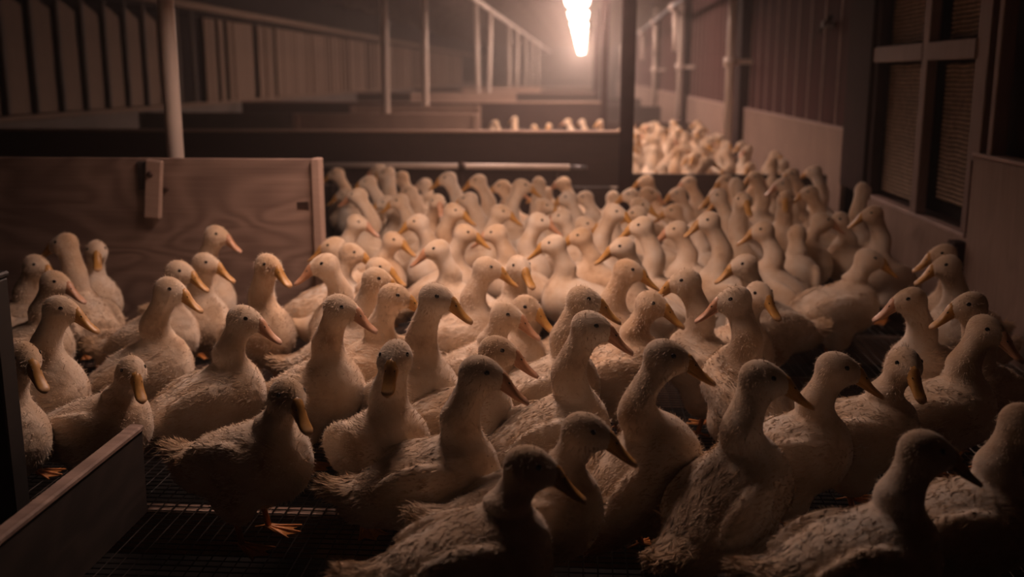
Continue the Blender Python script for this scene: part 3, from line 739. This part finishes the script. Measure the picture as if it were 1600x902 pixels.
# ---------------------------------------------------------------- duck meshes
def surface_nets(step):
    lo = np.array((-.285, -.135, .035)); hi = np.array((.195, .135, .475))
    n = np.ceil((hi - lo) / step).astype(int) + 1
    ax = [lo[i] + step * np.arange(n[i]) for i in range(3)]
    P = np.stack(np.meshgrid(*ax, indexing='ij'), -1)
    Fv = duck_sdf(P)
    inside = Fv < 0
    c = [inside[i:n[0] - 1 + i, j:n[1] - 1 + j, k:n[2] - 1 + k] for i in (0, 1) for j in (0, 1) for k in (0, 1)]
    tot = sum(x.astype(int) for x in c)
    act = (tot > 0) & (tot < 8)
    idx = -np.ones(act.shape, int); cells = np.argwhere(act); idx[act] = np.arange(len(cells))
    V = lo + step * (cells + .5)
    faces = []
    for a in range(3):
        s0 = [slice(None)] * 3; s1 = [slice(None)] * 3
        s0[a] = slice(0, n[a] - 1); s1[a] = slice(1, n[a])
        ch = inside[tuple(s0)] != inside[tuple(s1)]
        e = np.argwhere(ch); sgn = inside[tuple(s0)][ch]
        b, d = (a + 1) % 3, (a + 2) % 3
        ok = (e[:, b] > 0) & (e[:, d] > 0) & (e[:, b] < n[b] - 1) & (e[:, d] < n[d] - 1); e = e[ok]; sgn = sgn[ok]
        q = []
        for db, dd in ((-1, -1), (0, -1), (0, 0), (-1, 0)):
            t = e.copy(); t[:, b] += db; t[:, d] += dd; q.append(idx[t[:, 0], t[:, 1], t[:, 2]])
        q = np.stack(q, 1); q[~sgn] = q[~sgn][:, ::-1]
        faces.append(q)
    Fq = np.concatenate(faces)
    for _ in range(4):
        d = duck_sdf(V); h = 1e-4
        g = np.stack([(duck_sdf(V + np.eye(3)[i] * h) - d) / h for i in range(3)], 1)
        V = V - g * (d / np.maximum((g * g).sum(1), .25))[:, None]
    return V, Fq

def vnoise(P, seed=0):
    """smooth value noise, vectorised"""
    I = np.floor(P).astype(np.int64); f = P - I; f = f * f * (3 - 2 * f)
    def h(i, j, k):
        x = (i * 374761393 + j * 668265263 + k * 2147483647 + seed * 974634777) & 0xffffffff
        x = ((x ^ (x >> 13)) * 1274126177) & 0xffffffff
        return ((x ^ (x >> 16)) & 0xffff) / 65535.0
    r = 0
    for di in (0, 1):
        for dj in (0, 1):
            for dk in (0, 1):
                w = (f[:, 0] if di else 1 - f[:, 0]) * (f[:, 1] if dj else 1 - f[:, 1]) * (f[:, 2] if dk else 1 - f[:, 2])
                r = r + w * h(I[:, 0] + di, I[:, 1] + dj, I[:, 2] + dk)
    return r

def normals(V, Fq):
    a, b, c, d = (V[Fq[:, i]] for i in range(4))
    fn = np.cross(c - a, d - b)
    N = np.zeros_like(V)
    for i in range(4): np.add.at(N, Fq[:, i], fn)
    return N / (np.linalg.norm(N, axis=1)[:, None] + 1e-12)

HI = surface_nets(.0062)
LO = surface_nets(.0098)
HI_N = normals(*HI)

def fluffed(V, Nn, seed, amp):
    """clumped feathers on body and tail, hardly any on head and neck"""
    q = (V - NECK0) @ NDIR + np.minimum(V[:, 0] - NECK0[0] + .03, 0) * .8
    body = 1 - sstep(q / .06)
    o = np.array((seed * 3.7, seed * 1.3, seed * 2.9))
    n = vnoise(V * (38, 62, 62) + o, 1) - .5 + .6 * (vnoise(V * (90, 130, 130) + o, 2) - .5)
    n2 = vnoise(V * 16 + o, 3) - .5
    tail = np.clip((-.14 - V[:, 0]) / .08, 0, 1)
    return V + Nn * (body * (n * amp * (1 + tail) + n2 * amp * 1.6))[:, None]

def blades(V, Fq, canon, seed, n_body, n_fuzz):
    """loose feathers: short upturned blades over the body, fine fuzz over head and neck"""
    r = np.random.default_rng(seed)
    a, b, c, d = (V[Fq[:, i]] for i in range(4))
    fn = np.cross(c - a, d - b); area = np.linalg.norm(fn, axis=1); fn = fn / (area[:, None] + 1e-12)
    cc = canon[Fq].mean(1)
    q = (cc - NECK0) @ NDIR + np.minimum(cc[:, 0] - NECK0[0] + .03, 0) * .8
    body = q < .02
    VV, FF, CC = [], [], []
    for sel, n, fuzz in ((body & (cc[:, 2] > .12) & (cc[:, 0] < .09), n_body, False), (np.ones(len(cc), bool), n_fuzz, True)):
        pr = np.where(sel, area, 0)
        if not fuzz: pr = pr * (1 + 2.5 * (cc[:, 0] < -.13))
        pr = pr / pr.sum()
        k = r.choice(len(cc), n, p=pr)
        w = r.dirichlet((1, 1, 1, 1), n)
        p = (V[Fq[k]] * w[..., None]).sum(1); nn = fn[k]; cq = cc[k]
        back = np.where((q[k] < .03)[:, None], np.array((-1.0, 0, -.10)), np.array((-.25, 0, -1.0)))
        back = back + r.normal(0, .28, (n, 3))
        t = back - nn * (back * nn).sum(1)[:, None]; t /= np.linalg.norm(t, axis=1)[:, None] + 1e-9
        s = np.cross(nn, t)
        CC.append(np.repeat(cq, 3 if fuzz else 4, axis=0))
        if fuzz:
            L = r.uniform(.006, .0135, n)[:, None]; W = r.uniform(.0007, .0012, n)[:, None]; lift = r.uniform(.35, .9, n)[:, None]
            tipv = p + (t * (1 - lift * .5) + nn * lift) * L
            base = len(np.concatenate(VV)) if VV else 0
            VV.append(np.stack([p - s * W - nn * .0008, p + s * W - nn * .0008, tipv], 1).reshape(-1, 3))
            FF += [(base + 3 * i, base + 3 * i + 1, base + 3 * i + 2) for i in range(n)]
        else:
            tl = (cq[:, 0] < -.165)
            L = (r.uniform(.015, .028, n) * np.where(tl, 1.5, 1))[:, None]; W = r.uniform(.0009, .0021, n)[:, None]
            lift = (r.uniform(.02, .17, n) + np.where(tl, .12, 0))[:, None]
            mid = p + (t + nn * lift * .45) * L * .55; tipv = p + (t + nn * lift) * L
            st = p - nn * .0015
            base = len(np.concatenate(VV)) if VV else 0
            VV.append(np.stack([st, mid - s * W, tipv, mid + s * W + nn * .0006], 1).reshape(-1, 3))
            FF += [(base + 4 * i, base + 4 * i + 1, base + 4 * i + 2, base + 4 * i + 3) for i in range(n)]
    V2 = np.concatenate(VV)
    return V2, FF, np.concatenate(CC)

def bill_mesh():
    # upper and lower mandible lofted along x, base at x = 0
    V, Fs = [], []
    xs = [-.016, .0, .011, .024, .037, .050, .060, .0675, .0715]
    wid = [.0170, .0170, .0158, .0148, .0148, .0154, .0148, .0112, .004]
    top = [.0225, .0210, .0168, .0116, .0078, .0056, .0044, .0034, .0010]
    bot = [-.0030, -.0032, -.0030, -.0026, -.0020, -.0012, -.0008, -.0006, -.0004]
    drop = [.0005, .000, -.0010, -.0026, -.0044, -.0058, -.0064, -.0070, -.0080]
    def loft(wids, tops, bots, n=12):
        b0 = len(V)
        for x, w, t, b, dz in zip(xs, wids, tops, bots, drop):
            for k in range(n):
                a = 2 * math.pi * k / n
                c, s = math.cos(a), math.sin(a)
                V.append((x, w * (abs(c)**.8) * (1 if c > 0 else -1), dz + ((t) * (abs(s)**1.0) if s > 0 else b * abs(s)**.6)))
        m = len(xs)
        for i in range(m - 1):
            for k in range(n):
                Fs.append((b0 + i * n + k, b0 + i * n + (k + 1) % n, b0 + (i + 1) * n + (k + 1) % n, b0 + (i + 1) * n + k))
        Fs.append(tuple(b0 + k for k in range(n - 1, -1, -1))); Fs.append(tuple(b0 + (m - 1) * n + k for k in range(n)))
    loft(wid, top, bot)
    loft([w * .86 for w in wid], [-.0034] * 9, [b - .0105 * (1 - i / 11) for i, b in enumerate(bot)])
    return mesh_np('bill', V, Fs)

def leg_mesh():
    me1 = [(0, 0, .12), (-.006, 0, .075), (.004, 0, .045), (.012, 0, .010)]
    a = tube_me('leg', me1, [.014, .0085, .0068, .0075], 8)
    V = [v.co.copy() for v in a.vertices]; Fs = [tuple(p.vertices) for p in a.polygons]
    bpy.data.meshes.remove(a)
    toes = [(.075, -.034), (.088, 0.0), (.075, .034)]
    def web(z):
        out = [Vector((.004, -.008, z + .006))]
        prev = None
        for i, (x, y) in enumerate(toes):
            out.append(Vector((x, y, z * .2)))
            if i < 2:
                x2, y2 = toes[i + 1]; out.append(Vector(((x + x2) / 2 - .016, (y + y2) / 2, z * .3)))
        out.append(Vector((.004, .008, z + .006)))
        return out
    up, dn = web(.008), web(.003)
    n = len(V); V += up + dn; k = len(up)
    Fs.append(tuple(n + i for i in range(k))); Fs.append(tuple(n + k + i for i in range(k - 1, -1, -1)))
    for i in range(k): Fs.append((n + i, n + k + i, n + k + (i + 1) % k, n + (i + 1) % k))
    for (x, y) in toes + [(-.022, 0.0)]:
        b0 = len(V); d = (Vector((x, y, .004)) - Vector((.008, 0, .009))); s = Vector((-d.y, d.x, 0)).normalized()
        A = Vector((.008, 0, .011)); B = Vector((x * 1.06, y * 1.06, .0035))
        V += [A - s * .005, A + s * .005, A + Vector((0, 0, .004)), B - s * .003, B + s * .003, B + Vector((0, 0, .003))]
        Fs += [(b0, b0 + 3, b0 + 5, b0 + 2), (b0 + 1, b0 + 2, b0 + 5, b0 + 4), (b0, b0 + 1, b0 + 4, b0 + 3), (b0 + 3, b0 + 4, b0 + 5)]
    return mesh_np('leg', [tuple(v) for v in V], Fs)

def ball(name, r, seg=12, rings=8, sc=(1, 1, 1)):
    bm = bmesh.new(); bmesh.ops.create_uvsphere(bm, u_segments=seg, v_segments=rings, radius=r)
    for v in bm.verts: v.co = Vector((v.co.x * sc[0], v.co.y * sc[1], v.co.z * sc[2]))
    me = bpy.data.meshes.new(name); bm.to_mesh(me); bm.free()
    me.polygons.foreach_set('use_smooth', np.ones(len(me.polygons), bool)); return me

BILL = bill_mesh(); BILL.materials.append(M['bill'])
BILLP = BILL.copy(); BILLP.materials.clear(); BILLP.materials.append(M['bill_pink'])
LEG = leg_mesh(); LEG.materials.append(M['leg'])
EYE = ball('eye', .0064, sc=(1, .6, 1)); EYE.materials.append(M['eye'])
NOS = ball('nostril', .0022, 8, 5, (1.6, .5, .8)); NOS.materials.append(M['eye'])

def head_frame(args):
    """matrix carrying head parts from the neutral duck to the posed one (unit size)"""
    o = pose_points([(.10, 0, .41), (.20, 0, .41), (.10, .1, .41), (.10, 0, .51)], *args, 1.0, True)
    X, Yv, Z = o[1] - o[0], o[2] - o[0], o[3] - o[0]
    m = Matrix(((X[0], Yv[0], Z[0], 0), (X[1], Yv[1], Z[1], 0), (X[2], Yv[2], Z[2], 0), (0, 0, 0, 1)))
    m = Matrix.Diagonal((10, 10, 10, 1)) @ m
    rot = m.to_3x3().normalized().to_4x4()
    return Matrix.Translation(Vector(o[0])) @ rot @ Matrix.Translation(Vector((-.10, 0, -.41)))

def down_amount(P, seed):
    # yellow-brown down left on crown, nape, tail and in patches on the flanks
    o = np.array((seed * 1.7, seed * 2.3, seed * .9))
    crown = sstep((P[:, 2] - .395) / .05) * (P[:, 0] < .15) * .42
    nape = sstep((P[:, 2] - .30) / .05) * sstep((.085 - P[:, 0]) / .03) * .30
    tail = sstep((-.14 - P[:, 0]) / .09) * .62
    n = vnoise(P * 26 + o, 5); n2 = vnoise(P * 11 + o, 6)
    patch = sstep((n2 - .62) / .2) * (P[:, 2] < .27) * .28
    return np.clip(np.maximum.reduce([crown, nape, tail, patch]) * (.62 + .75 * n), 0, .85)

def set_down(me, vals):
    a = me.attributes.new('down', 'FLOAT', 'POINT'); a.data.foreach_set('value', np.asarray(vals, np.float32))

def make_duck(x, y, yaw, phi, ext, lean, hyaw, hp, sc, close, label, group, cat='duck', shared=None, seed=0):
    root = empty('duck', (x, y, 0), (0, 0, R(yaw))); root.scale = (sc, sc, sc)
    tag(root, label, cat, group)
    args = (R(phi), ext, lean, R(hyaw), R(hp))
    if shared is not None and 'body' in shared:
        bme = shared['body']
    else:
        V0, Fq = HI if close else LO
        V1 = fluffed(V0, HI_N, seed, .0031) if close else V0
        V1 = pose_points(V1, *args, 1.0)
        bme = mesh_np('body', V1, Fq); set_down(bme, down_amount(V0, seed)); bme.materials.append(M['feather'])
        if shared is not None: shared['body'] = bme
    body = add('body', bme, None, root)
    hf = head_frame(args)
    b = add('bill', BILLP if seed % 4 == 0 else BILL, None, root); b.matrix_local = hf @ Matrix.Translation((.1465, 0, .3980)) @ Matrix.Rotation(R(22), 4, 'Y') @ Matrix.Diagonal((1.03, 1.0, 1.14, 1))
    for s in (-1, 1):
        e = add('eye', EYE, None, root); e.matrix_local = hf @ Matrix.Translation((.1190, s * .0300, .4215)) @ Matrix.Rotation(R(-14 * s), 4, 'Z')
        l = add('leg', LEG, None, root, (-.025, s * .050, 0), (0, 0, R(8 * s)))
        if close:
            q = add('nostril', NOS, None, b, (.015, s * .0100, .0100))
    if close:
        V2, F2, C2 = blades(V1, Fq, V0, seed, 2600, 4000)
        pme = mesh_np('plumage', V2, F2, False); set_down(pme, down_amount(C2, seed))
        p = add('plumage', pme, M['feather'], root); p['kind'] = 'stuff'
    return root

for i, (x, y, yaw, phi, ext, lean, hyaw, hp, sc, close, label) in enumerate(DUCKS):
    make_duck(x, y, yaw, phi, ext, lean, hyaw, hp, sc, close, label, 'ducks of the near pen', seed=i + 1)

# ducks of the pens beyond: a dozen poses, shared among copies
variants = []
for k in range(10):
    variants.append((dict(), random.uniform(6, 24), random.uniform(-.05, .07), random.uniform(-60, 60)))
def far_duck(x, y, label, group, yaw=None, i=0):
    sh, phi, ext, hy = variants[i % len(variants)]
    make_duck(x, y, random.uniform(0, 360) if yaw is None else yaw, phi, ext, 0, hy, -6, 1.0, 0, label, group, shared=sh, seed=200 + i)
spots = []
tries = 0
while tries < 6000 and len(spots) < 70:
    tries += 1
    y = 6.78 + 6.4 * random.random()**1.25; x = random.uniform(.2, 1.38)
    if x < .052 * y - .12: continue
    if all((x - a)**2 + ((y - b)**2) > .29**2 for a, b in spots): spots.append((x, y))
for i, (x, y) in enumerate(spots):
    far_duck(x, y, 'softly blurred duck in the brightly lit crowd beyond the low dark board', 'ducks of the bright second pen', i=i)
for i, (x, y) in enumerate([(-1.13, 13.05), (-1.0, 12.7), (-.86, 13.1), (-.60, 13.0), (-.40, 12.75), (-.15, 13.1), (.05, 12.8), (.22, 13.05)]):
    far_duck(x, y, 'duck showing only its head above the pale cap of the near divider', 'ducks peeping over the near divider', i=i + 3)
for i, (x, y) in enumerate([(-3.95, 11.4), (-3.7, 11.9), (-3.5, 11.3), (-3.2, 11.8), (-2.95, 11.4), (-4.1, 12.1)]):
    far_duck(x, y, 'tiny blurred duck beside the far slatted wall, above the divider', 'ducks by the far slatted wall', i=i + 1)
